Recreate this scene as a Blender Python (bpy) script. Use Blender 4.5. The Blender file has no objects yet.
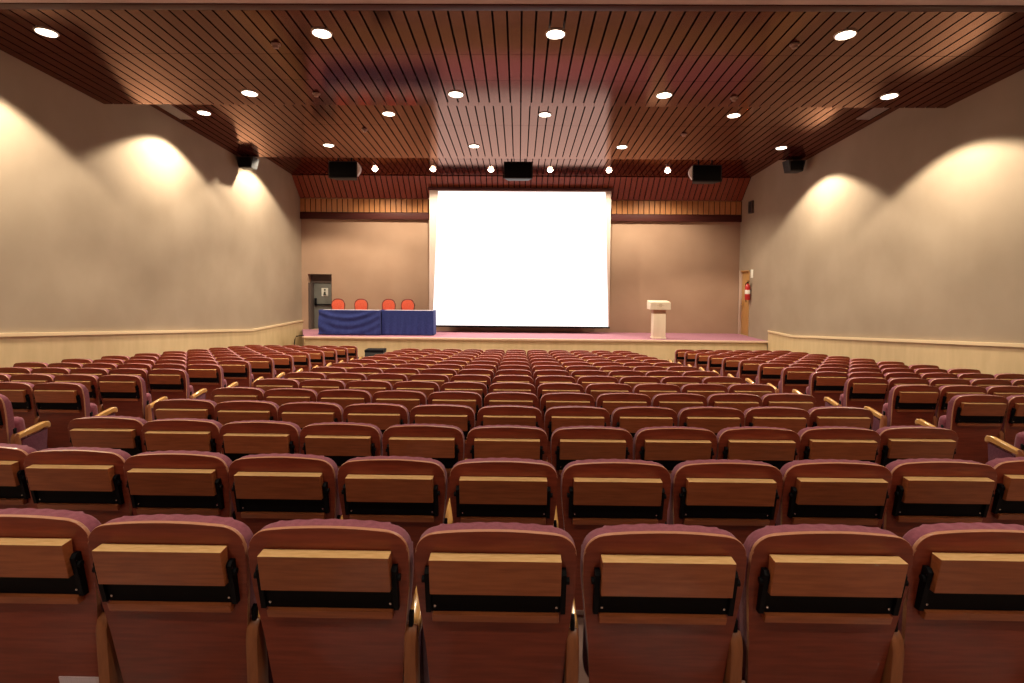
import bpy, bmesh, math, random
from mathutils import Vector, Matrix
random.seed(7)
S = bpy.context.scene
C = S.collection
PI = math.pi
E = 2.764            # eye height above the flat floor in front of the stage
W = 7.8              # half width of the hall
YS, YB = 17.5, 20.0  # stage front, back wall
ZS = 0.924           # stage floor

# ------------------------------------------------------------------ materials
def mat(name):
    m = bpy.data.materials.new(name); m.use_nodes = True
    nt = m.node_tree
    b = nt.nodes.get('Principled BSDF')
    return m, nt, b
def simple(name, col, rough=.5, metal=0, spec=.5, coat=0, sheen=0):
    m, nt, b = mat(name)
    b.inputs['Base Color'].default_value = (*col, 1)
    b.inputs['Roughness'].default_value = rough
    b.inputs['Metallic'].default_value = metal
    b.inputs['Specular IOR Level'].default_value = spec
    b.inputs['Coat Weight'].default_value = coat
    b.inputs['Sheen Weight'].default_value = sheen
    return m
def noisy(name, c1, c2, scale=(1,1,1), freq=8, detail=4, rough=.5, spec=.5, coat=0, bump=0, rnd=0, lo=.35, hi=.65, sheen=0, coords='Object', coat_rough=.1, bfreq=None):
    m, nt, b = mat(name)
    N, L = nt.nodes, nt.links
    tc = N.new('ShaderNodeTexCoord'); mp = N.new('ShaderNodeMapping')
    mp.inputs['Scale'].default_value = scale
    L.new(tc.outputs[coords], mp.inputs['Vector'])
    nz = N.new('ShaderNodeTexNoise'); nz.inputs['Scale'].default_value = freq; nz.inputs['Detail'].default_value = detail
    L.new(mp.outputs[0], nz.inputs['Vector'])
    r = N.new('ShaderNodeValToRGB')
    r.color_ramp.elements[0].position = lo; r.color_ramp.elements[0].color = (*c1, 1)
    r.color_ramp.elements[1].position = hi; r.color_ramp.elements[1].color = (*c2, 1)
    L.new(nz.outputs['Fac'], r.inputs[0])
    out = r.outputs[0]
    if rnd:
        oi = N.new('ShaderNodeObjectInfo')
        ml = N.new('ShaderNodeMath'); ml.operation = 'MULTIPLY_ADD'; ml.inputs[1].default_value = rnd; ml.inputs[2].default_value = 1 - rnd/2
        L.new(oi.outputs['Random'], ml.inputs[0])
        hs = N.new('ShaderNodeHueSaturation'); L.new(ml.outputs[0], hs.inputs['Value']); L.new(out, hs.inputs['Color'])
        out = hs.outputs[0]
        add = N.new('ShaderNodeVectorMath'); add.operation = 'ADD'
        L.new(tc.outputs[coords], add.inputs[0]); 
        sc = N.new('ShaderNodeMath'); sc.operation = 'MULTIPLY'; sc.inputs[1].default_value = 37
        L.new(oi.outputs['Random'], sc.inputs[0]); L.new(sc.outputs[0], add.inputs[1]); L.new(add.outputs[0], mp.inputs['Vector'])
    L.new(out, b.inputs['Base Color'])
    b.inputs['Roughness'].default_value = rough
    b.inputs['Specular IOR Level'].default_value = spec
    b.inputs['Coat Weight'].default_value = coat
    b.inputs['Coat Roughness'].default_value = coat_rough
    b.inputs['Sheen Weight'].default_value = sheen
    if bump:
        bp = N.new('ShaderNodeBump'); bp.inputs['Strength'].default_value = bump; bp.inputs['Distance'].default_value = .01
        n2 = N.new('ShaderNodeTexNoise'); n2.inputs['Scale'].default_value = bfreq or freq*4; n2.inputs['Detail'].default_value = 3
        L.new(tc.outputs[coords], n2.inputs['Vector'])
        L.new(n2.outputs['Fac'], bp.inputs['Height']); L.new(bp.outputs[0], b.inputs['Normal'])
    return m
def emit(name, col, st):
    m, nt, b = mat(name)
    b.inputs['Base Color'].default_value = (*col, 1)
    b.inputs['Emission Color'].default_value = (*col, 1)
    b.inputs['Emission Strength'].default_value = st
    return m

M = {}
M['wood']   = noisy('seat_wood', (.170,.027,.012), (.235,.043,.019), (1.2,6,14), 5, 5, rough=.33, spec=.45, rnd=.18)
M['tablet'] = noisy('tablet_wood', (.27,.075,.026), (.37,.11,.038), (1.2,6,14), 6, 5, rough=.3, spec=.5, rnd=.25)
M['rim']    = noisy('plywood_rim', (.36,.15,.08), (.44,.20,.11), (3,20,20), 6, 4, rough=.35)
M['post']   = noisy('post_wood', (.23,.075,.028), (.29,.10,.038), (12,12,2), 5, 4, rough=.35)
M['edge']   = noisy('pale_wood_edge', (.60,.36,.15), (.72,.46,.22), (3,20,20), 6, 4, rough=.22, spec=.6)
M['arm']    = noisy('armrest_wood', (.50,.255,.075), (.60,.34,.115), (8,2,8), 6, 4, rough=.16, spec=.7, coat=.6)
M['fabric'] = noisy('plum_fabric', (.175,.042,.066), (.225,.060,.090), (1,1,1), 60, 3, rough=.85, spec=.2, sheen=.12, bump=.15, rnd=.1, bfreq=300)
M['panel']  = noisy('plum_panel', (.10,.030,.050), (.13,.04,.065), (1,1,1), 60, 3, rough=.85, spec=.15, sheen=.05, bump=.15, bfreq=300)
M['black']  = simple('black_metal', (.003,.003,.0045), .6, 0, .12)
M['steel']  = simple('steel', (.6,.6,.6), .25, 1)
M['slat']   = noisy('varnished_slat', (.028,.0055,.0045), (.042,.0085,.0068), (9,.35,9), 3, 4, rough=.12, spec=.5)
nt = M['slat'].node_tree; pb = nt.nodes['Principled BSDF']      # red varnish: tinted gloss over the grain
pb.inputs['Specular IOR Level'].default_value = 0; pb.inputs['Roughness'].default_value = 1
gl = nt.nodes.new('ShaderNodeBsdfGlossy'); gl.inputs['Color'].default_value = (1,.60,.48,1); gl.inputs['Roughness'].default_value = .12
fn = nt.nodes.new('ShaderNodeFresnel'); fn.inputs['IOR'].default_value = 1.72
mx = nt.nodes.new('ShaderNodeMixShader')
nt.links.new(fn.outputs[0], mx.inputs[0]); nt.links.new(pb.outputs[0], mx.inputs[1]); nt.links.new(gl.outputs[0], mx.inputs[2])
nt.links.new(mx.outputs[0], nt.nodes['Material Output'].inputs['Surface'])
M['lit_slat'] = noisy('lit_fascia_slat', (.42,.17,.06), (.52,.24,.09), (9,9,.6), 5, 4, rough=.35)  # lamplight on the upright band is put into this brighter wood colour
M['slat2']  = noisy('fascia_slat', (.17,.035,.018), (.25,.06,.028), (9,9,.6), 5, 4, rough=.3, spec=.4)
M['dark']   = simple('dark_void', (.012,.007,.006), .9, 0, .1)
M['beam']   = noisy('beam_wood', (.055,.011,.009), (.075,.016,.012), (.4,6,6), 5, 4, rough=.6, spec=.3)
M['wall']   = noisy('wall_fabric', (.315,.25,.182), (.355,.284,.21), (1,1,1), .9, 5, rough=.95, spec=.1, bump=.12, bfreq=120)
M['wallb']  = noisy('back_wall_fabric', (.36,.235,.16), (.40,.268,.185), (1,1,1), .9, 5, rough=.95, spec=.1, bump=.12, bfreq=120)
M['dado']   = noisy('dado_panel', (.55,.42,.235), (.61,.47,.27), (1,1,.25), 6, 4, rough=.5, spec=.3)
M['rail']   = simple('dado_rail', (.74,.58,.36), .4)
M['carpet'] = noisy('stage_carpet', (.33,.15,.20), (.40,.19,.25), (1,1,1), 30, 4, rough=.95, spec=.1, bump=.2, bfreq=200)
M['nosing'] = simple('stage_nosing', (.70,.50,.36), .4)
M['floor']  = noisy('floor_vinyl', (.20,.13,.11), (.27,.18,.155), (1,1,1), 3, 5, rough=.12, spec=.7)
M['plaster']= noisy('plaster', (.55,.42,.40), (.60,.46,.44), (1,1,1), 3, 3, rough=.9, spec=.1)
M['screen'] = simple('screen_cloth', (.60,.48,.42), .9, 0, .1)
M['image']  = emit('projected_white', (1,.93,.92), 1.55)
M['lens']   = emit('lamp_lens', (1,.90,.74), 14)
M['spot']   = emit('spot_lens', (1,.86,.66), 40)
M['ring']   = simple('lamp_ring', (.55,.5,.45), .3, .6)
M['cabinet']= noisy('speaker_black', (.010,.010,.011), (.016,.016,.017), (1,1,1), 40, 2, rough=.6)
M['pale']   = simple('pale_lit_end', (.85,.80,.78), .6)  # white colour stands in for bright light on the speaker ends
M['grille'] = simple('vent_grey', (.24,.20,.18), .6)
M['dgrey']  = simple('door_grey', (.16,.16,.14), .5)
M['dgreyf'] = simple('door_frame_grey', (.085,.06,.05), .5)
M['jamb']   = simple('jamb_pale', (.50,.37,.29), .6)
M['sign']   = simple('sign_white', (.75,.75,.66), .6)
M['ink']    = simple('sign_ink', (.03,.04,.03), .6)
M['oak']    = noisy('oak_door', (.42,.22,.07), (.52,.29,.10), (4,4,.5), 5, 4, rough=.4)
M['brass']  = simple('brass', (.7,.5,.2), .3, 1)
M['red']    = simple('extinguisher_red', (.42,.02,.02), .3)
M['chairred'] = noisy('chair_red', (.66,.11,.06), (.74,.15,.085), (1,1,1), 40, 2, rough=.8, spec=.2)
M['chairfr']  = simple('chair_frame', (.16,.03,.025), .4)
M['cloth']  = noisy('blue_cloth', (.024,.036,.155), (.033,.046,.19), (1,1,1), 20, 3, rough=.8, spec=.15, sheen=.05)
M['lam']    = simple('grey_laminate', (.42,.40,.47), .4)
M['podium'] = noisy('podium_pale', (.74,.62,.47), (.80,.68,.53), (1,1,.2), 5, 3, rough=.5)
M['podneck']= simple('podium_neck', (.42,.24,.16), .6)
M['gold']   = simple('emblem', (.62,.50,.36), .5)
M['paper']  = noisy('paper_strip', (.62,.52,.60), (.72,.62,.70), (60,1,1), 8, 2, rough=.8)
M['detector'] = simple('detector', (.32,.20,.16), .5)

# ------------------------------------------------------------------ mesh helpers
def obj(name, bm, mats, parent=None, smooth=30, loc=None):
    me = bpy.data.meshes.new(name)
    bmesh.ops.recalc_face_normals(bm, faces=bm.faces)
    bm.to_mesh(me); bm.free()
    if not isinstance(mats, (list, tuple)): mats = [mats]
    for m in mats: me.materials.append(m)
    if smooth:
        me.polygons.foreach_set('use_smooth', [True]*len(me.polygons))
        me.set_sharp_from_angle(angle=math.radians(smooth))
    o = bpy.data.objects.new(name, me); C.objects.link(o)
    if loc: o.location = loc
    if parent: o.parent = parent
    return o
def tag(o, label, cat, group=None):
    o['label'] = label; o['category'] = cat
    if group: o['group'] = group
    return o
def thing(name, label, cat, loc=(0,0,0), rz=0, group=None):
    o = bpy.data.objects.new(name, None); C.objects.link(o)
    o.empty_display_size = .1
    o.location = loc; o.rotation_euler = (0,0,rz)
    return tag(o, label, cat, group)
def struct(o):
    o['kind'] = 'structure'; return o
def box(bm, x0,x1,y0,y1,z0,z1, bev=0, mi=0, seg=2, mtx=None):
    vs = [bm.verts.new((x,y,z)) for x in (x0,x1) for y in (y0,y1) for z in (z0,z1)]
    idx = [(0,1,3,2),(4,6,7,5),(0,4,5,1),(2,3,7,6),(0,2,6,4),(1,5,7,3)]
    fs = [bm.faces.new([vs[i] for i in f]) for f in idx]
    for f in fs: f.material_index = mi
    if bev:
        es = list({e for f in fs for e in f.edges})
        r = bmesh.ops.bevel(bm, geom=es, offset=bev, segments=seg, profile=.5, affect='EDGES', clamp_overlap=True)
        vs = list({v for f in r['faces'] for v in f.verts} | {v for v in vs if v.is_valid})
        for f in r['faces']: f.material_index = mi
    if mtx is not None: bmesh.ops.transform(bm, matrix=mtx, verts=[v for v in vs if v.is_valid])
    return vs
def prism(bm, pts, a0, a1, axis='y', bev=0, mi=0, seg=2, both=True):
    """extrude a polygon; axis y: pts=(x,z); axis x: pts=(y,z); axis z: pts=(x,y)"""
    def P(p, a):
        return (p[0],a,p[1]) if axis=='y' else ((a,p[0],p[1]) if axis=='x' else (p[0],p[1],a))
    A = [bm.verts.new(P(p,a0)) for p in pts]; B = [bm.verts.new(P(p,a1)) for p in pts]
    n = len(pts)
    fA = bm.faces.new(A); fB = bm.faces.new(B[::-1])
    sd = [bm.faces.new((A[i],B[i],B[(i+1)%n],A[(i+1)%n])) for i in range(n)]
    for f in [fA,fB]+sd: f.material_index = mi
    if bev:
        es = list(fA.edges) + (list(fB.edges) if both else [])
        r = bmesh.ops.bevel(bm, geom=es, offset=bev, segments=seg, profile=.5, affect='EDGES', clamp_overlap=True)
        for f in r['faces']: f.material_index = mi
    return fA, fB
def lathe(bm, prof, n=24, mi=0, mtx=None):
    rings = []
    for r, z in prof:
        rings.append([bm.verts.new((r*math.cos(2*PI*i/n), r*math.sin(2*PI*i/n), z)) for i in range(n)])
    for a, b in zip(rings, rings[1:]):
        for i in range(n):
            f = bm.faces.new((a[i],a[(i+1)%n],b[(i+1)%n],b[i])); f.material_index = mi
    for rg, rv in ((rings[0],True),(rings[-1],False)):
        f = bm.faces.new(rg[::-1] if rv else rg); f.material_index = mi
    if mtx is not None: bmesh.ops.transform(bm, matrix=mtx, verts=[v for rg in rings for v in rg])
def tube(bm, pts, r, n=8, mi=0):
    pts = [Vector(p) for p in pts]; rings = []
    for i, p in enumerate(pts):
        d = (pts[min(i+1,len(pts)-1)] - pts[max(i-1,0)]).normalized()
        up = Vector((0,0,1)) if abs(d.z) < .9 else Vector((1,0,0))
        u = d.cross(up).normalized(); v = d.cross(u)
        rings.append([bm.verts.new(p + r*(math.cos(2*PI*k/n)*u + math.sin(2*PI*k/n)*v)) for k in range(n)])
    for a, b in zip(rings, rings[1:]):
        for k in range(n):
            bm.faces.new((a[k],a[(k+1)%n],b[(k+1)%n],b[k])).material_index = mi
    bm.faces.new(rings[0][::-1]).material_index = mi; bm.faces.new(rings[-1]).material_index = mi
NB = bmesh.new

# ------------------------------------------------------------------ the room
SL = .0782                                   # floor slope
def zf(y): return max(0.0, 1.117 - SL*(y - 1.72))
Yflat = 1.72 + 1.117/SL
bm = NB()
prism(bm, [(-3.2, zf(-3.2)), (Yflat, 0), (YB+.1, 0), (YB+.1, -.3), (-3.2, -.3)], -W-.1, W+.1, 'x')
struct(obj('floor', bm, M['floor']))

def side_wall(name, sx):
    bm = NB(); x0, x1 = (W, W+.2) if sx > 0 else (-W-.2, -W)
    box(bm, x0, x1, -3.2, YB+.2, -.3, E+4.4)
    return struct(obj(name, bm, M['wall']))
side_wall('wall_left', -1)
# the right wall has the doorway of the oak door
bm = NB(); D0, D1 = 19.08, 19.86; DZ = ZS+2.24
box(bm, W, W+.2, -3.2, D0, -.3, E+4.4); box(bm, W, W+.2, D1, YB+.2, -.3, E+4.4); box(bm, W, W+.2, D0, D1, DZ, E+4.4); box(bm, W, W+.2, D0, D1, -.3, ZS)
struct(obj('wall_right', bm, M['wall']))
# back wall with the recess of the grey door
G0, G1, GZ = -7.57, -6.72, ZS+1.99
bm = NB()
box(bm, -W, G0, YB, YB+.6, -.3, E+4.2); box(bm, G1, W, YB, YB+.6, -.3, E+4.2)
box(bm, G0, G1, YB, YB+.6, GZ, E+4.2); box(bm, G0, G1, YB, YB+.6, -.3, ZS)
struct(obj('wall_stage', bm, M['wallb']))
bm = NB(); box(bm, -W, W, -3.4, -3.2, -.3, E+4.2); struct(obj('wall_back', bm, M['wall']))

# dado with its rail: follows the raked floor, level beside the stage
def dado(name, sx, kink, yend):
    pan, ra = NB(), NB()
    zk = E - 1.525; zn = zk + .080*(kink + 3.2)
    x = sx*W; t = -sx*.03; t2 = -sx*.055
    prism(pan, [(-3.2, -.2), (-3.2, zn), (kink, zk), (yend, zk-.005), (yend, -.2)], x, x+t, 'x')
    prism(ra, [(-3.2, zn-.03), (-3.2, zn+.03), (kink, zk+.03), (yend, zk+.025), (yend, zk-.035), (kink, zk-.03)], x, x+t2, 'x', bev=.008)
    struct(obj('baseboard_'+name, pan, M['dado'])); struct(obj('trim_'+name, ra, M['rail']))
dado('left', -1, 16.2, YB)
dado('right', 1, 16.0, YS-.005)

# stage
bm = NB(); SP = [(-6.8,YS),(W,YS),(W,YB),(-7.79,YB)]
prism(bm, [(-6.8,YS+.03),(W,YS+.03),(W,YB),(-7.79,YB)], ZS-.03, ZS, 'z')
struct(obj('floor_stage', bm, M['carpet']))
bm = NB(); prism(bm, [(-6.76,YS+.06),(W-.01,YS+.06),(W-.01,YB),(-7.75,YB)], -.05, ZS-.035, 'z'); struct(obj('wall_stage_front', bm, M['dado']))
bm = NB(); prism(bm, [(-6.82,YS-.02),(W,YS-.02),(W,YS+.05),(-6.82,YS+.05)], ZS-.05, ZS+.006, 'z', bev=.008); struct(obj('trim_stage_edge', bm, M['nosing']))

# ceilings: three slatted panels, each falling towards the stage, and the wood slope above the stage
KC = .073
def zc1(y): return E + 3.98 - KC*y
def zc2(y): return E + 4.456 - KC*y
def zc3(y): return E + 4.92 - KC*y
PITCH, GAP = .19, .028
def slat_panel(name, zfun, y0, y1, joints, m=None):
    bm = NB(); n = int(2*W/PITCH); off = -n*PITCH/2
    cuts = [y0] + joints + [y1]
    for i in range(n):
        xa = off + i*PITCH + GAP/2; xb = off + (i+1)*PITCH - GAP/2
        for a, b in zip(cuts, cuts[1:]):
            a2, b2 = a+.004, b-.004
            vs = [bm.verts.new(p) for p in ((xa,a2,zfun(a2)),(xb,a2,zfun(a2)),(xb,b2,zfun(b2)),(xa,b2,zfun(b2)),
                                            (xa,a2,zfun(a2)+.03),(xb,a2,zfun(a2)+.03),(xb,b2,zfun(b2)+.03),(xa,b2,zfun(b2)+.03))]
            for f in ((0,1,2,3),(7,6,5,4),(0,4,5,1),(1,5,6,2),(2,6,7,3),(3,7,4,0)): bm.faces.new([vs[k] for k in f]).material_index = 0
    prism(bm, [(y0+.03, zfun(y0+.03)+.08), (y1-.03, zfun(y1-.03)+.08), (y1-.03, zfun(y1-.03)+.13), (y0+.03, zfun(y0+.03)+.13)], -W, W, 'x', mi=1)
    for j in [y0+.25]+joints+[y1-.12]:
        prism(bm, [(j-.03, zfun(j-.03)+.03), (j+.03, zfun(j+.03)+.03), (j+.03, zfun(j+.03)+.08), (j-.03, zfun(j-.03)+.08)], -W, W, 'x', mi=1)
    return struct(obj(name, bm, [m or M['slat'], M['dark']], smooth=0))
slat_panel('ceiling_near', zc1, 7.2, 10.5, [8.5, 9.4])
slat_panel('ceiling_middle', zc2, 10.3, 15.5, [12.9])
slat_panel('ceiling_stage', zc3, 15.2, 19.12, [17.2])
# slope of narrow slats and the upright band over the stage wall
def slat_band(name, p0, p1, pitch, gap, m):
    bm = NB(); n = int(2*W/pitch)
    (ya,za),(yb,zb) = p0, p1
    for i in range(n):
        xa = -W + i*pitch + gap/2; xb = xa + pitch - gap
        d = Vector((yb-ya, zb-za)).normalized(); nx = Vector((-d.y, d.x))*.03
        if nx.x < 0: nx = -nx
        prism(bm, [(ya,za),(yb,zb),(yb+nx.x,zb+nx.y),(ya+nx.x,za+nx.y)], xa, xb, 'x')
    nx = nx*1.3
    prism(bm, [(ya+nx.x,za+nx.y),(yb+nx.x,zb+nx.y),(yb+nx.x*2.3,zb+nx.y*2.3),(ya+nx.x*2.3,za+nx.y*2.3)], -W, W, 'x', mi=1)
    return struct(obj(name, bm, [m, M['dark']], smooth=0))
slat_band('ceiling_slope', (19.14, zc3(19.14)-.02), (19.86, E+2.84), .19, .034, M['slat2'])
slat_band('wall_stage_slats', (19.87, E+2.82), (19.87, E+2.36), .19, .03, M['lit_slat'])
bm = NB(); box(bm, -W, W, 19.88, 20.0, E+2.11, E+2.35, .01); struct(obj('trim_stage_ledge', bm, M['beam']))
# timber beam and the plaster ceiling over the rear seats
bm = NB(); box(bm, -W, W, 7.05, 7.2, E+3.385, E+3.75, .01); struct(obj('trim_beam', bm, M['beam']))
bm = NB(); box(bm, -W, W, -3.2, 7.05, E+3.40, E+3.7); struct(obj('ceiling_rear', bm, M['plaster']))
bm = NB(); box(bm, -W-.2, W+.2, -3.4, YB+.6, E+4.35, E+4.5); struct(obj('ceiling_roof', bm, M['dark']))

# ------------------------------------------------------------------ doors
d = bpy.data.objects.new('door_1', None); C.objects.link(d); d.location = ((G0+G1)/2, YB, ZS); struct(d)
d['label'] = 'grey door with small white sign in a recess left of the blue tables'; 
bm = NB(); hw = (G1-G0)/2
box(bm, -hw+.10, hw-.02, .32, .37, 0, 1.68, .004); obj('door_leaf', bm, M['dgrey'], d)
bm = NB(); box(bm, -hw, -hw+.10, .02, .42, 0, 1.68); box(bm, -hw, hw, .28, .42, 1.68, 1.99); box(bm, hw-.02, hw, .02, .42, 0, 1.68)
obj('door_frame', bm, [M['dgreyf']], d)
bm = NB(); box(bm, -hw+.13, hw-.06, .25, .28, .86, .91, .01); box(bm, -hw+.13, -hw+.20, .25, .33, .84, 1.12, .01); obj('push_bar', bm, M['black'], d)
bm = NB(); box(bm, -.05, .19, .300, .318, 1.19, 1.49, .002); sg = obj('sign_plate', bm, M['sign'], d)
bm = NB(); lathe(bm, [(.0,.0),(.034,.0),(.034,.006),(0,.006)], 14, mtx=Matrix.Translation((.07,.300,1.42)) @ Matrix.Rotation(PI/2,4,'X'))
prism(bm, [(.015,1.22),(.125,1.22),(.095,1.36),(.045,1.36)], .293, .299, 'y'); obj('pictogram', bm, M['ink'], sg)

d = bpy.data.objects.new('door_2', None); C.objects.link(d); d.location = (W, (D0+D1)/2, ZS); struct(d)
d['label'] = 'narrow oak door in the right wall at the back of the stage'
hw = (D1-D0)/2
bm = NB(); box(bm, .05, .10, -hw+.03, hw-.03, 0, DZ-ZS-.04, .004); obj('door_leaf', bm, M['oak'], d)
bm = NB(); box(bm, -.015, .12, -hw, -hw+.03, 0, DZ-ZS); box(bm, -.015, .12, -hw, hw, DZ-ZS-.04, DZ-ZS); obj('door_frame', bm, M['oak'], d)
bm = NB(); box(bm, -.03, .12, hw-.03, hw+.06, 0, DZ-ZS, .005); obj('door_jamb', bm, M['jamb'], d)
bm = NB(); box(bm, .035, .05, hw-.16, hw-.10, .92, 1.14, .003); tube(bm, [(.04,hw-.13,1.05),(-.01,hw-.13,1.05),(-.01,hw-.24,1.05)], .011); obj('door_handle', bm, M['brass'], d)

# fire extinguisher beside the oak door
t = thing('fire_extinguisher', 'red fire extinguisher hung on the right wall beside the oak door', 'fire extinguisher', (W-.11, 18.95, ZS+1.24))
bm = NB(); lathe(bm, [(.0,0),(.075,0),(.085,.02),(.085,.42),(.07,.49),(.03,.53),(.03,.56),(0,.56)], 20); obj('cylinder', bm, M['red'], t, 40)
bm = NB(); lathe(bm, [(.0865,.20),(.0868,.205),(.0868,.33),(.0865,.335)], 20); obj('label_band', bm, M['sign'], t)
bm = NB(); box(bm, -.03,.03,-.02,.02,.56,.60,.005); box(bm, -.012,.012,-.13,.02,.60,.62,.004); box(bm,-.012,.012,-.12,.02,.635,.65,.004); obj('valve', bm, M['black'], t)
bm = NB(); tube(bm, [(0,.03,.58),(-.02,.10,.56),(-.03,.125,.44),(-.02,.115,.24),(-.01,.108,.02),(0,.108,-.08)], .014); obj('hose', bm, M['black'], t)
bm = NB(); box(bm, .07,.108,-.04,.04,.28,.36,.003); obj('wall_bracket', bm, M['black'], t)
bm = NB(); box(bm, W-.012, W, 18.80, 18.98, ZS+1.98, ZS+2.26, .002); tag(obj('wall_sign', bm, M['sign']), 'small pale sign on the right wall above the fire extinguisher', 'sign')

# small speaker high on the right wall near the corner
t = thing('wall_speaker', 'small flat grey speaker high on right wall by stage corner', 'speaker', (W, 19.0, E+2.30))
bm = NB(); box(bm, -.09, 0, -.13, .13, 0, .42, .01); obj('cabinet', bm, M['dgreyf'], t)
bm = NB(); box(bm, -.098, -.09, -.11, .11, .03, .39, .003); obj('grille', bm, M['cabinet'], t)

# ------------------------------------------------------------------ projection screen
yq = 19.4; zt, zb = E+3.09, E-1.60; xl, xr = -3.12, 3.13
t = thing('projection_screen', 'large white projection screen hanging over the middle of the stage', 'screen', (0, yq, 0))
bm = NB(); box(bm, xl, xr, 0, .012, zb, zt); obj('screen_cloth', bm, M['screen'], t)
bm = NB(); vs = [bm.verts.new(p) for p in ((xl+.12,-.003,zb+.01),(xr-.03,-.003,zb+.01),(xr-.20,-.003,zt-.05),(xl+.30,-.003,zt-.05))]; bm.faces.new(vs)
M['image'].node_tree.nodes['Principled BSDF'].inputs['Base Color'].default_value = (.08,.08,.08,1)
img = obj('projected_image', bm, M['image'], t)
bm = NB(); tube(bm, [(xl-.05,.02,zt+.03),(xr+.05,.02,zt+.03)], .055, 12); obj('roller', bm, M['beam'], t)
bm = NB(); tube(bm, [(xl-.02,.006,zb-.02),(xr+.02,.006,zb-.02)], .03, 10); obj('weight_bar', bm, M['black'], t)

# ------------------------------------------------------------------ tables, cloths and chairs on the stage
TH = .81
def table(xa, xb, y0, rz, label, clabel, sag):
    w = xb-xa; dp = .56
    t = thing('conference_table', label, 'table', ((xa+xb)/2, y0+dp/2, ZS), rz, 'conference tables on the stage')
    bm = NB(); box(bm, -w/2, w/2, -dp/2, dp/2, TH-.03, TH, .006); obj('tabletop', bm, M['lam'], t)
    for sx in (-1,1):
        for sy in (-1,1):
            bm = NB(); tube(bm, [(sx*(w/2-.08), sy*(dp/2-.07), 0), (sx*(w/2-.08), sy*(dp/2-.07), TH-.03)], .02, 10); obj('leg', bm, M['steel'], t)
    bm = NB(); nx, nz = 64, 26
    def fold(u, v):   # u 0..1 across, v 0..1 down
        f = .010*math.sin(u*46+v*2) * v
        if sag:
            cx = u-.52
            r = v*.75 + cx*cx*1.1
            f += .034*math.sin(r*26 + u*4)*max(0, 1-abs(cx)*1.3)*min(1, v*5)*(1-.6*v)
            f += .03*math.sin((u*22 - v*9))*max(0,1-u*2.6)*min(1,v*4)
        return f
    path = [(-w/2-.015, dp/2-.05)] + [(-w/2-.015, -dp/2+.02)] 
    rows = []
    side = 8
    cols = [(-w/2-.018, dp/2-.02-(dp-.04)*i/side, 1, 0) for i in range(side)] + [(-w/2-.018+(w+.036)*i/nx, -dp/2-.018, 0, i/nx) for i in range(nx+1)] + [(w/2+.018, -dp/2+.02+(dp-.04)*(i+1)/side, 2, 1) for i in range(side)]
    top = []
    for j in range(nz+1):
        v = j/nz; z = TH+.003 - (TH-.02)*v; row = []
        for (x,y,s,u) in cols:
            fl = .022*v
            if s == 0: row.append(bm.verts.new((x + (u-.5)*2*fl*.3, y - fl*.5 - fold(u,v), z)))
            else: row.append(bm.verts.new((x + (fl*.3 + .006*math.sin(y*30)*v)*(1 if s==2 else -1), y, z)))
        rows.append(row)
    for a, b in zip(rows, rows[1:]):
        for i in range(len(a)-1): bm.faces.new((a[i],b[i],b[i+1],a[i+1]))
    # hem laid a little way over the top
    hem = [bm.verts.new((max(-w/2+.02,min(w/2-.02,x)), max(-dp/2+.05, min(dp/2-.02,y)), TH+.004)) for (x,y,s,u) in cols]
    for i in range(len(hem)-1): bm.faces.new((hem[i],rows[0][i],rows[0][i+1],hem[i+1]))
    o = obj('tablecloth', bm, M['cloth'], None, 60)
    o.location = ((xa+xb)/2, y0+dp/2, ZS); o.rotation_euler = (0,0,rz)
    md = o.modifiers.new('thick', 'SOLIDIFY'); md.thickness = .003; md.offset = 1
    tag(o, clabel, 'tablecloth', 'blue tablecloths on the stage')
table(-6.47, -4.515, 18.05, 0, 'grey topped table with draped blue skirt nearer the grey door', 'dark blue cloth with sweeping swags on the table nearer the grey door', True)
table(-4.44, -2.80, 18.16, 0, 'grey topped table with smooth blue skirt nearer the screen', 'dark blue cloth hanging straight on the table nearer the screen', False)

def stage_chair(x, y, label, first=[None]):
    if first[0] is None:
        t = thing('conference_chair', label, 'chair', (x,y,ZS), PI, 'red chairs behind the blue tables'); first[0] = t; t.scale = (1,1,1.18)
        bm = NB(); box(bm, -.22,.22,-.22,.22,.42,.48,.025,seg=3); obj('seat', bm, M['chairred'], t, 50)
        bm = NB()
        pts = []
        for k in range(25):
            a = PI*k/24; pts.append((.20*math.cos(a)*1.0, .80+.17*math.sin(a)))
        pts = [(.21*math.copysign(abs(math.cos(PI*k/24))**.85, math.cos(PI*k/24)), .76+.18*math.sin(PI*k/24)**.85) for k in range(25)] + [(-.19,.60),(-.15,.56),(.15,.56),(.19,.60)]
        prism(bm, pts, -.26, -.205, 'y', bev=.018, seg=3); obj('backrest', bm, M['chairred'], t, 50)
        bm = NB(); ring = [(p[0]*1.1, -.245, .755+(p[1]-.755)*1.1) for p in pts[:25]]; tube(bm, ring, .016, 8)
        tube(bm, [ring[0], (.20,-.235,.5), (.19,-.23,.44)], .014); tube(bm, [ring[-1], (-.20,-.235,.5), (-.19,-.23,.44)], .014); obj('back_frame', bm, M['chairfr'], t, 50)
        for sx in (-1,1):
            for sy in (-1,1):
                bm = NB(); tube(bm, [(sx*.18, sy*.18, .43), (sx*.21, sy*.22, 0)], .013); obj('leg', bm, M['black'], t)
        return
    r = first[0].copy(); C.objects.link(r); r.location = (x,y,ZS); r['label'] = label
    for ch in first[0].children:
        c = ch.copy(); C.objects.link(c); c.parent = r
for x, lab in ((-6.22,'red padded chair behind the blue tables, closest to the grey door'), (-5.43,'second red padded chair from the grey door behind the blue tables'),
               (-4.48,'second red padded chair from the screen behind the blue tables'), (-3.82,'red padded chair behind the blue tables, closest to the screen')):
    stage_chair(x-.07, 19.2 + (x+5.4)*.06, lab)

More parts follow.
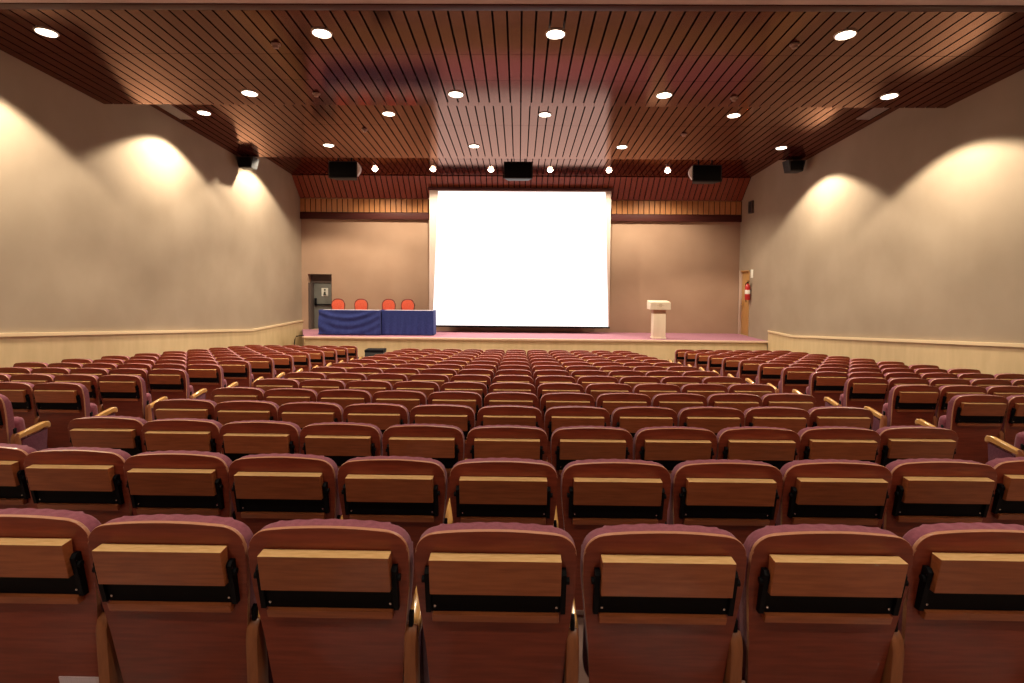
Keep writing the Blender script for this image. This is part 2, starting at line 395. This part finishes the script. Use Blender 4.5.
# podium
t = thing('podium', 'pale wooden podium with wide top standing right of the screen', 'podium', (4.50, 18.08, ZS))
bm = NB(); box(bm, -.195,.195,-.17,.17,0,.80,.008); box(bm, -.215,.215,-.19,.19,0,.05,.006); obj('column', bm, M['podium'], t)
bm = NB(); box(bm, -.20,.20,-.15,.15,.80,.94,.004); obj('neck', bm, M['podneck'], t)
bm = NB(); prism(bm, [(-.25,.94),(-.25,1.17),(.24,1.22),(.24,.94)], -.325,.325,'x',bev=.008); obj('lectern_top', bm, M['podium'], t)
bm = NB(); 
lathe(bm, [(0,0),(.055,0),(.055,.006),(.04,.008),(.038,.004),(0,.004)], 20, mtx=Matrix.Translation((0,-.25,1.075)) @ Matrix.Rotation(PI/2,4,'X'))
box(bm, -.10,.10,-.256,-.25,.985,.995); box(bm, .05,.12,-.256,-.25,1.06,1.075); box(bm, -.12,-.05,-.256,-.25,1.06,1.075); obj('emblem', bm, M['gold'], t)

# small handrail at the left end of the stage, black equipment box in the left aisle
t = thing('handrail', 'small dark metal handrail at the left end of the stage', 'handrail', (-6.95, 17.4, 0))
bm = NB(); tube(bm, [(.20,.05,ZS+.05),(-.02,.0,ZS+.02),(-.06,0,ZS-.08),(-.10,0,.52),(-.10,0,0)], .016); obj('rail', bm, M['black'], t, 50)
bm = NB(); tube(bm, [(-.25,0,.56),(.06,0,.60)], .013); tube(bm,[(.06,0,.6),(.06,0,0)],.013); obj('lower_rail', bm, M['black'], t, 50)
t = thing('equipment_case', 'low black equipment case standing in the left aisle before the stage', 'case', (-4.05, 15.75, 0))
bm = NB(); box(bm, -.26,.26,-.2,.2,.03,.70,.012); obj('body', bm, M['cabinet'], t)
bm = NB(); box(bm, -.265,.265,-.205,.205,.70,.78,.012); obj('lid', bm, M['black'], t)
for sx in (-1,1):
    for sy in (-1,1):
        bm = NB(); lathe(bm, [(0,0),(.025,0),(.025,.03),(0,.03)], 12, mtx=Matrix.Translation((sx*.2,sy*.15,0))); obj('foot', bm, M['black'], t)

# ------------------------------------------------------------------ hanging speakers, vents, detectors
def hang_speaker(x, y, zc, rz, end, label):
    t = thing('hanging_speaker', label, 'speaker', (x, y, zc), rz, 'black speakers hung from the ceiling')
    w, h, dp = .86, .50, .40
    bm = NB(); prism(bm, [(-w/2,-dp/2),(w/2,-dp/2),(w/2-.12,dp/2),(-w/2+.12,dp/2)], -h/2, h/2, 'z', bev=.012); obj('cabinet', bm, M['cabinet'], t)
    bm = NB(); box(bm, -w/2+.03, w/2-.03, -dp/2-.014, -dp/2-.002, -h/2+.03, h/2-.03, .003); obj('grille', bm, M['black'], t)
    for sx in (-1,1):
        bm = NB(); box(bm, sx*.2-.02, sx*.2+.02, -.02, .02, h/2, zc3(y)-zc+.0); obj('hanger', bm, M['black'], t)
    if end:  # pale bulge added for the light caught on the inner end
        bm = NB(); pts = [(end*w/2, -h/2+.06)] + [(end*(w/2+.10*math.sin(PI*k/10)**.8), -h/2+.08+(h-.12)*(k/10)) for k in range(1,10)] + [(end*w/2, h/2-.03)]
        prism(bm, pts, -dp/2+.01, -dp/2+.10, 'y'); obj('lit_end', bm, M['pale'], t)
hang_speaker(-5.28, 16.95, E+3.24, 0, 1, 'black speaker with brightly lit end hanging above the blue tables')
hang_speaker(-.06, 16.95, E+3.26, 0, 0, 'black speaker hanging above the middle of the white screen')
hang_speaker(5.52, 16.95, E+3.20, 0, -1, 'black speaker with brightly lit end hanging above the podium side of stage')

def wall_box(x, sx, label):
    t = thing('wall_mounted_speaker', label, 'speaker', (x, 15.45, E+3.12), 0, 'small black side speakers')
    bm = NB(); prism(bm, [(-.17,-.13),(.17,-.13),(.24,.17),(-.24,.17)], -.20,.16,'y',bev=.012); obj('cabinet', bm, M['cabinet'], t)
    bm = NB(); box(bm, -.17,.17,-.215,-.205,-.10,.14,.004); obj('grille', bm, M['black'], t)
    bm = NB(); box(bm, -.03,.03,-.03,.03,.14,zc2(15.45)-E-3.12+.005); obj('hanger', bm, M['black'], t)
for v in (1,): pass
wall_box(-7.48, -1, 'small black speaker under the ceiling edge by the left wall'); wall_box(7.42, 1, 'small black speaker under the ceiling edge by the right wall')

def vent(x, y, label):
    t = thing('air_vent', label, 'vent', (x, y, zc2(y)), 0, 'ceiling air vents'); t.rotation_euler = (-math.atan(KC),0,0)
    bm = NB(); 
    for (a,b,c,e) in ((-.14,.14,-.62,-.59),(-.14,.14,.59,.62),(-.14,-.115,-.59,.59),(.115,.14,-.59,.59)): box(bm,a,b,c,e,-.02,0)
    obj('frame', bm, M['grille'], t)
    bm = NB()
    for k in range(6): box(bm, -.10+k*.037, -.10+k*.037+.022, -.59, .59, -.015, -.004)
    obj('louvres', bm, M['grille'], t)
vent(-7.45, 11.95, 'long pale air vent in the ceiling beside the left wall'); vent(7.40, 11.75, 'long grey air vent in the ceiling beside the right wall')

def detector(px, py, zf_, label):
    # flat round sensor under the slats
    t = thing('ceiling_sensor', label, 'sensor', (px, py, zf_(py)), 0, 'round sensors under the slatted ceiling')
    bm = NB(); lathe(bm, [(0,0),(.065,0),(.065,-.02),(.05,-.025)], 18); obj('base', bm, M['detector'], t)
    bm = NB(); lathe(bm, [(.0,-.024),(.045,-.024),(.035,-.06),(.015,-.065),(0,-.065)], 18); obj('head', bm, M['detector'], t)
detector(-3.55, 8.2, zc1, 'round ceiling sensor between the two left downlights of the nearest row')
detector(3.88, 8.15, zc1, 'round ceiling sensor before the second downlight from right, nearest row')
detector(-3.6, 9.95, zc1, 'round ceiling sensor at the step, left of centre')
detector(3.75, 10.05, zc1, 'round ceiling sensor at the step, right of centre')
detector(-3.65, 13.2, zc2, 'round ceiling sensor in the far panel, left of the screen')
detector(3.85, 13.4, zc2, 'round ceiling sensor in the far panel, right of the screen')

# ------------------------------------------------------------------ lamps
ORD = ['first','second','third','fourth','fifth','sixth','seventh','eighth','ninth','tenth','eleventh','twelfth','thirteenth','fourteenth','fifteenth']
LCOL = (1,.85,.64)
def spot_light(loc, watts, size=118, blend=.35, rad=.07, col=LCOL, parent=None):
    l = bpy.data.lights.new('lamp_light', 'SPOT'); l.energy = watts; l.spot_size = math.radians(size); l.spot_blend = blend; l.shadow_soft_size = rad; l.color = col
    o = bpy.data.objects.new('lamp_light', l); C.objects.link(o); o.location = loc
    if parent: o.parent = parent
    return o
proto = {}
def downlight(x, y, zfun, r, label, group, name, watts, lens, size=126, blend=.2):
    t = thing(name, label, 'ceiling light', (x, y, zfun(y)-.002), 0, group); t.rotation_euler = (-math.atan(KC), 0, 0)
    if name not in proto:
        bm = NB(); n = 32; prof = [(r*1.0,-.004),(r*1.02,-.016),(r*1.14,-.014),(r*1.2,0),(r*1.2,.012),(r,.012)]
        rings = [[bm.verts.new((a*math.cos(2*PI*i/n), a*math.sin(2*PI*i/n), z)) for i in range(n)] for a, z in prof]
        for a, b in zip(rings, rings[1:]+rings[:1]):
            for i in range(n): bm.faces.new((a[i],a[(i+1)%n],b[(i+1)%n],b[i]))
        ring = obj('trim_ring', bm, M['ring'], t)
        bm = NB(); lathe(bm, [(0,-.012),(r*.6,-.011),(r*.99,-.004),(r*.99,.01),(0,.01)] if r > .1 else [(0,-.085),(r*.4,-.079),(r*.75,-.056),(r*.95,-.025),(r*.99,.01),(0,.01)], 28); ln = obj('lens', bm, lens, t)
        proto[name] = (ring, ln)
    else:
        for p in proto[name]:
            c = p.copy(); C.objects.link(c); c.parent = t
    sl = spot_light((0, 0, -.05 if r > .1 else -.13), watts, size, blend, parent=t); sl.rotation_euler = (math.atan(KC),0,0)
    return t
PW = 470
rows = [(7.88, zc1, [-6.63,-2.77,.47,4.44], 'nearest ceiling row', PW), (9.95, zc1, [-4.78,-1.14,2.50,6.40], 'second ceiling row', PW),
        (12.2, zc2, [-6.86,-2.85,.52,4.56], 'third ceiling row', PW), (14.4, zc2, [-4.90,-1.18,2.58,6.60], 'fourth ceiling row', PW)]
WHICH = ['leftmost','second from left','third from left','rightmost']
for y, zfn, xs, rn, wt in rows:
    for k, x in enumerate(xs):
        downlight(x, y, zfn, .12, 'round recessed downlight, %s of the four in the %s' % (WHICH[k], rn), 'round downlights in the slatted ceiling', 'downlight', wt*(1.95 if abs(x) > 6 else 1), M['lens'], 126 if abs(x) > 6 else 100, .2 if abs(x) > 6 else .35)
for k, x in enumerate([-4.72,-2.83,-.95,.97,2.87,4.76]):
    downlight(x, 18.3, zc3, .09, 'small bright stage spotlight, %s' % (['leftmost of six above the screen','second from left of six above screen','third from left, beside the middle speaker','fourth from left, beside the middle speaker','second from right of six above screen','rightmost of six above the screen'][k]),
              'small stage spotlights', 'stage_spotlight', 480, M['spot'], 140, .6)
# lamps of the hidden row behind the edge of the middle ceiling, and unseen bare lamps added to light the rear seats
spot_light((-6.75, 16.1, zc3(16.1)-.1), PW*1.9, 126, .2)
for y in (-1.2, 1.6, 4.6):
    for x in (-5.2, -1.75, 1.75, 5.2):
        spot_light((x, y, E+3.36), 200, 110, .4)

# ------------------------------------------------------------------ auditorium seats
HT = .86; REC = math.tan(math.radians(10.5))
def half_outline(sc=1.0, dz=0, rip=0):
    prof = [(.205,.06),(.222,.30),(.232,.45),(.243,.55),(.253,.64),(.257,.70),(.257,.74)]
    pts = [(x*sc, z) for x, z in prof]
    r = .072; zs = HT - .010 - r                 # round shoulder
    for k in range(0, 9):
        a = (PI/2)*k/8
        pts.append((.256*sc - r*(1-math.cos(a)), zs+dz + r*math.sin(a) - rip*(1-math.cos(pts[-1][0]*0))/2))
    x0 = pts[-1][0]
    for k in range(1, 20):
        x = x0*(1-k/20); z = HT+dz - .010*(x/x0)**2 - rip*(1-math.cos(x/x0*2*PI*3))/2
        pts.append((x, z))
    return pts
def full_outline(**k):
    h = half_outline(**k); zt = HT + k.get('dz',0)
    return h + [(0, zt)] + [(-x, z) for x, z in reversed(h)]
def shear(bm):
    for v in bm.verts: v.co.y += (HT - v.co.z)*REC
protos = None
def build_seat():
    t = bpy.data.objects.new('auditorium_seat', None); C.objects.link(t); t.empty_display_size = .1
    # plywood shell of the back
    bm = NB(); prism(bm, full_outline(), 0, .018, 'y', bev=.005, seg=2)
    for f in bm.faces:
        f.normal_update(); c = f.calc_center_median()
        f.material_index = 1 if abs(f.normal.y) < .8 and c.z > .3 else 0
    shear(bm); obj('backrest', bm, [M['wood'], M['rim']], t, 40)
    bm = NB(); prism(bm, [(x, max(z,.32)) for x, z in full_outline(sc=1.0, dz=-.004, rip=.003)], .018, .080, 'y', seg=4)
    fr = [f for f in bm.faces if all(abs(v.co.y-.080) < 1e-5 for v in f.verts)]
    bmesh.ops.bevel(bm, geom=list(fr[0].edges), offset=.036, segments=4, profile=.5, affect='EDGES', clamp_overlap=True); shear(bm); obj('back_cushion', bm, M['fabric'], t, 50)
    # folding writing tablet stored on the back
    yb = lambda z: (HT-z)*REC
    bm = NB(); z1, z0 = .783, .662
    fA, fB = prism(bm, [(yb(z1)-.006, z1+.003), (yb(z1)-.050, z1), (yb(z0)-.046, z0), (yb(z0)-.020, z0)], -.205, .205, 'x', bev=.002)
    bm.faces.ensure_lookup_table()
    for f in bm.faces:
        f.normal_update()
        c = f.calc_center_median()
        if abs(f.normal.z) > .8 and c.z > z1-.01: f.material_index = 1
    obj('writing_tablet', bm, [M['tablet'], M['edge']], t, 0)
    bm = NB(); z1, z0 = .664, .580
    prism(bm, [(yb(z1)-.012, z1), (yb(z0)-.012, z0), (yb(z0)+.002, z0), (yb(z1)+.002, z1)], -.214, .214, 'x')
    for sx in (-1,1):
        a, b = .738, .580
        prism(bm, [(yb(a)-.030, a-.012),(yb(a)-.020, a),(yb(a)-.001, a), (yb(b)+.001, b), (yb(b)-.022, b)], sx*.207, sx*.223, 'x')
        lathe(bm, [(0,0),(.011,0),(.011,.012),(0,.012)], 10, mtx=Matrix.Translation((sx*.221, yb(.70)-.018, .70)) @ Matrix.Rotation(sx*PI/2,4,'Y'))
    br = obj('tablet_bracket', bm, M['black'], t)
    bm = NB()
    for sx in (-1,1):
        lathe(bm, [(0,0),(.005,0),(.004,.004),(0,.005)], 8, mtx=Matrix.Translation((sx*.195, yb(.60)-.012, .60)) @ Matrix.Rotation(PI/2,4,'X'))
        lathe(bm, [(0,0),(.005,0),(.004,.004),(0,.005)], 8, mtx=Matrix.Translation((sx*.219, yb(.715)-.024, .715)) @ Matrix.Rotation(PI/2,4,'X'))
    obj('screw', bm, M['steel'], br)
    bm = NB(); z1, z0 = .578, .550
    prism(bm, [(yb(z1)-.030, z1), (yb(z0)-.026, z0), (yb(z0)+.001, z0), (yb(z1)+.001, z1)], -.203, .203, 'x', bev=.003); obj('tablet_ledge', bm, M['tablet'], t)
    # folded seat
    bm = NB(); box(bm, -.225, .225, -.065, .065, -.20, .20, .05, seg=4, mtx=Matrix.Translation((0,.245,.405)) @ Matrix.Rotation(math.radians(9),4,'X')); obj('seat_cushion', bm, M['fabric'], t, 60)
    return t
def build_arm(x, t):
    # standard between two seats: upholstered panel, wooden rear post, wooden cap with turned-down nose
    out = []
    bm = NB(); prism(bm, [(.16,-.012),(.37,-.030),(.385,.15),(.415,.455),(.15,.42),(.12,.28)], x-.019, x+.019, 'x', bev=.008); out.append(obj('side_panel', bm, M['panel'], t, 40))
    bm = NB(); prism(bm, [(.085,-.006),(.155,-.012),(.140,.28),(.130,.44),(.116,.485),(.090,.497),(.068,.475),(.060,.44)], x-.021, x+.021, 'x', bev=.008); out.append(obj('rear_post', bm, M['post'], t, 40))
    bm = NB(); prism(bm, [(.108,.44),(.10,.47),(.128,.485),(.385,.527),(.425,.523),(.446,.497),(.443,.465),(.427,.46),(.416,.48),(.396,.491),(.14,.447)], x-.024, x+.024, 'x', bev=.009, seg=3); out.append(obj('armrest', bm, M['arm'], t, 50))
    bm = NB(); prism(bm, [(.08,.495),(.10,.495),(.105,.535),(.095,.545),(.078,.535)], x-.007, x+.007, 'x', bev=.002); out.append(obj('pivot', bm, M['black'], t))
    return out
PX = .536
seat0 = build_seat()
armR = build_arm(.2525, seat0)
armL = build_arm(-.2765, seat0)       # only the first seat of a row keeps this one
base_parts = [(c, list(c.children)) for c in seat0.children if c not in armL and c not in armR]
GROUP = 'folding auditorium seats'
used = [False]
def place(x, y, rz, label, left_arm=False, right_arm=True, aisle=None, shift=0):
    r = seat0.copy(); C.objects.link(r)
    r.location = (x, y, zf(y)); r.rotation_euler = (0,0,rz)
    tag(r, label, 'seat', GROUP)
    todo = base_parts + ([(c, []) for c in armR] if right_arm else []) + ([(c, []) for c in armL] if left_arm else [])
    for c, gs in todo:
        k = c.copy(); C.objects.link(k); k.parent = r
        if aisle and c in aisle: k.location.x += shift
        for g in gs:
            q = g.copy(); C.objects.link(q); q.parent = k
    return r
D0_, DS = 1.72, .88
NR = 15
def row_words(i, n):
    if i == 0: return 'nearest row'
    if i < 8: return '%s nearest row' % ORD[i]
    k = n-1-i
    return 'front row' if k == 0 else '%s row from the stage' % ORD[k]
count = 0
patch_seat = None
for i in range(NR):
    d = D0_ + DS*i
    kx = .050*(1-i/14) + .006*(i/14)
    for c in range(-5, 6):
        if i == 0 and abs(c) > 4: continue
        x = -.066 + c*PX; y = d + kx*x*x/2
        rz = 0
        side = 'left' if c < 0 else 'right'
        a = 6-abs(c)
        if c == 0: pos = 'in the middle'
        elif i < 2 or abs(c) < 3: pos = '%s %s of the middle' % (['one','two','three','four','five'][abs(c)-1], side)
        elif a == 1: pos = 'beside the %s aisle' % side
        else: pos = '%s from the %s aisle' % (ORD[a-1], side)
        lab = 'burgundy folding seat %s, %s, centre block' % (pos, row_words(i, NR))
        o = place(x, y, rz, lab, left_arm=(c == -5 or (i == 0 and c == -4)))
        if i == 0 and c == -3: patch_seat = o
        count += 1
bm = NB(); zq = .238
prism(bm, [((HT-zq)*REC-.004, zq), ((HT-zq+.10)*REC-.004, zq-.10), ((HT-zq+.10)*REC, zq-.10), ((HT-zq)*REC, zq)], .06, .205, 'x'); obj('paper_strip', bm, M['paper'], patch_seat)['label'] = 'pale woven paper strip'

PS = .524
for side, sx, off, xe, first in (('left', -1, .42, -4.45, 3), ('right', 1, .24, 4.25, 3)):
    vis = []
    for i in range(first, 16):
        d = D0_ + DS*(i+off)
        lim = (519 if sx < 0 else 505)/560*d*1.01
        ks = [k for k in range(6) if abs(xe)+PS*k+.04 < lim] or [0]
        vis.append((i, d, ks))
    n = len(vis)
    for r_, (i, d, ks) in enumerate(vis):
        for k in ks:
            x = xe + sx*PS*(k+.5)
            pos = 'beside the aisle' if k == 0 else ('against the wall' if k == 5 else '%s from the aisle' % ORD[k])
            rw = ('nearest visible row' if r_ == 0 else '%s nearest visible row' % ORD[r_]) if r_ < 7 else row_words(9+(r_-7), 15)
            kk = n-1-r_
            rw = rw if r_ < 7 else ('front row' if kk == 0 else '%s row from the stage' % ORD[kk])
            lab = 'burgundy folding seat %s, %s, %s wall block' % (pos, rw, side)
            la = (k == 5) if sx < 0 else (k == 0)
            place(x, d, 0, lab, left_arm=la or (sx < 0 and k == ks[-1]), aisle=(armR if sx < 0 else armL) if k == 0 else None, shift=-sx*.035); count += 1
print('SEATS', count)
for c, gs in base_parts:
    for g in gs: bpy.data.objects.remove(g)
    bpy.data.objects.remove(c)
for c in armR + armL: bpy.data.objects.remove(c)
bpy.data.objects.remove(seat0)

# ------------------------------------------------------------------ world, camera, view
w = bpy.data.worlds.new('World'); S.world = w; w.use_nodes = True
w.node_tree.nodes['Background'].inputs[0].default_value = (0,0,0,1)
cam = bpy.data.cameras.new('camera'); co = bpy.data.objects.new('camera', cam); C.objects.link(co)
cam.sensor_width = 36; cam.lens = 36*560/1024; cam.shift_y = -(341.5-303)/1024
cam.clip_start = .05
co.location = (0,0,E)
co.rotation_euler = (Matrix.Rotation(math.atan(7/560),3,'Z') @ Matrix.Rotation(math.radians(90-2.35),3,'X') @ Matrix.Rotation(math.radians(.5),3,'Z')).to_euler()
S.camera = co
S.view_settings.view_transform = 'Standard'; S.view_settings.look = 'None'
S.view_settings.gamma = 1; S.view_settings.use_curve_mapping = False
S.view_settings.exposure = 0
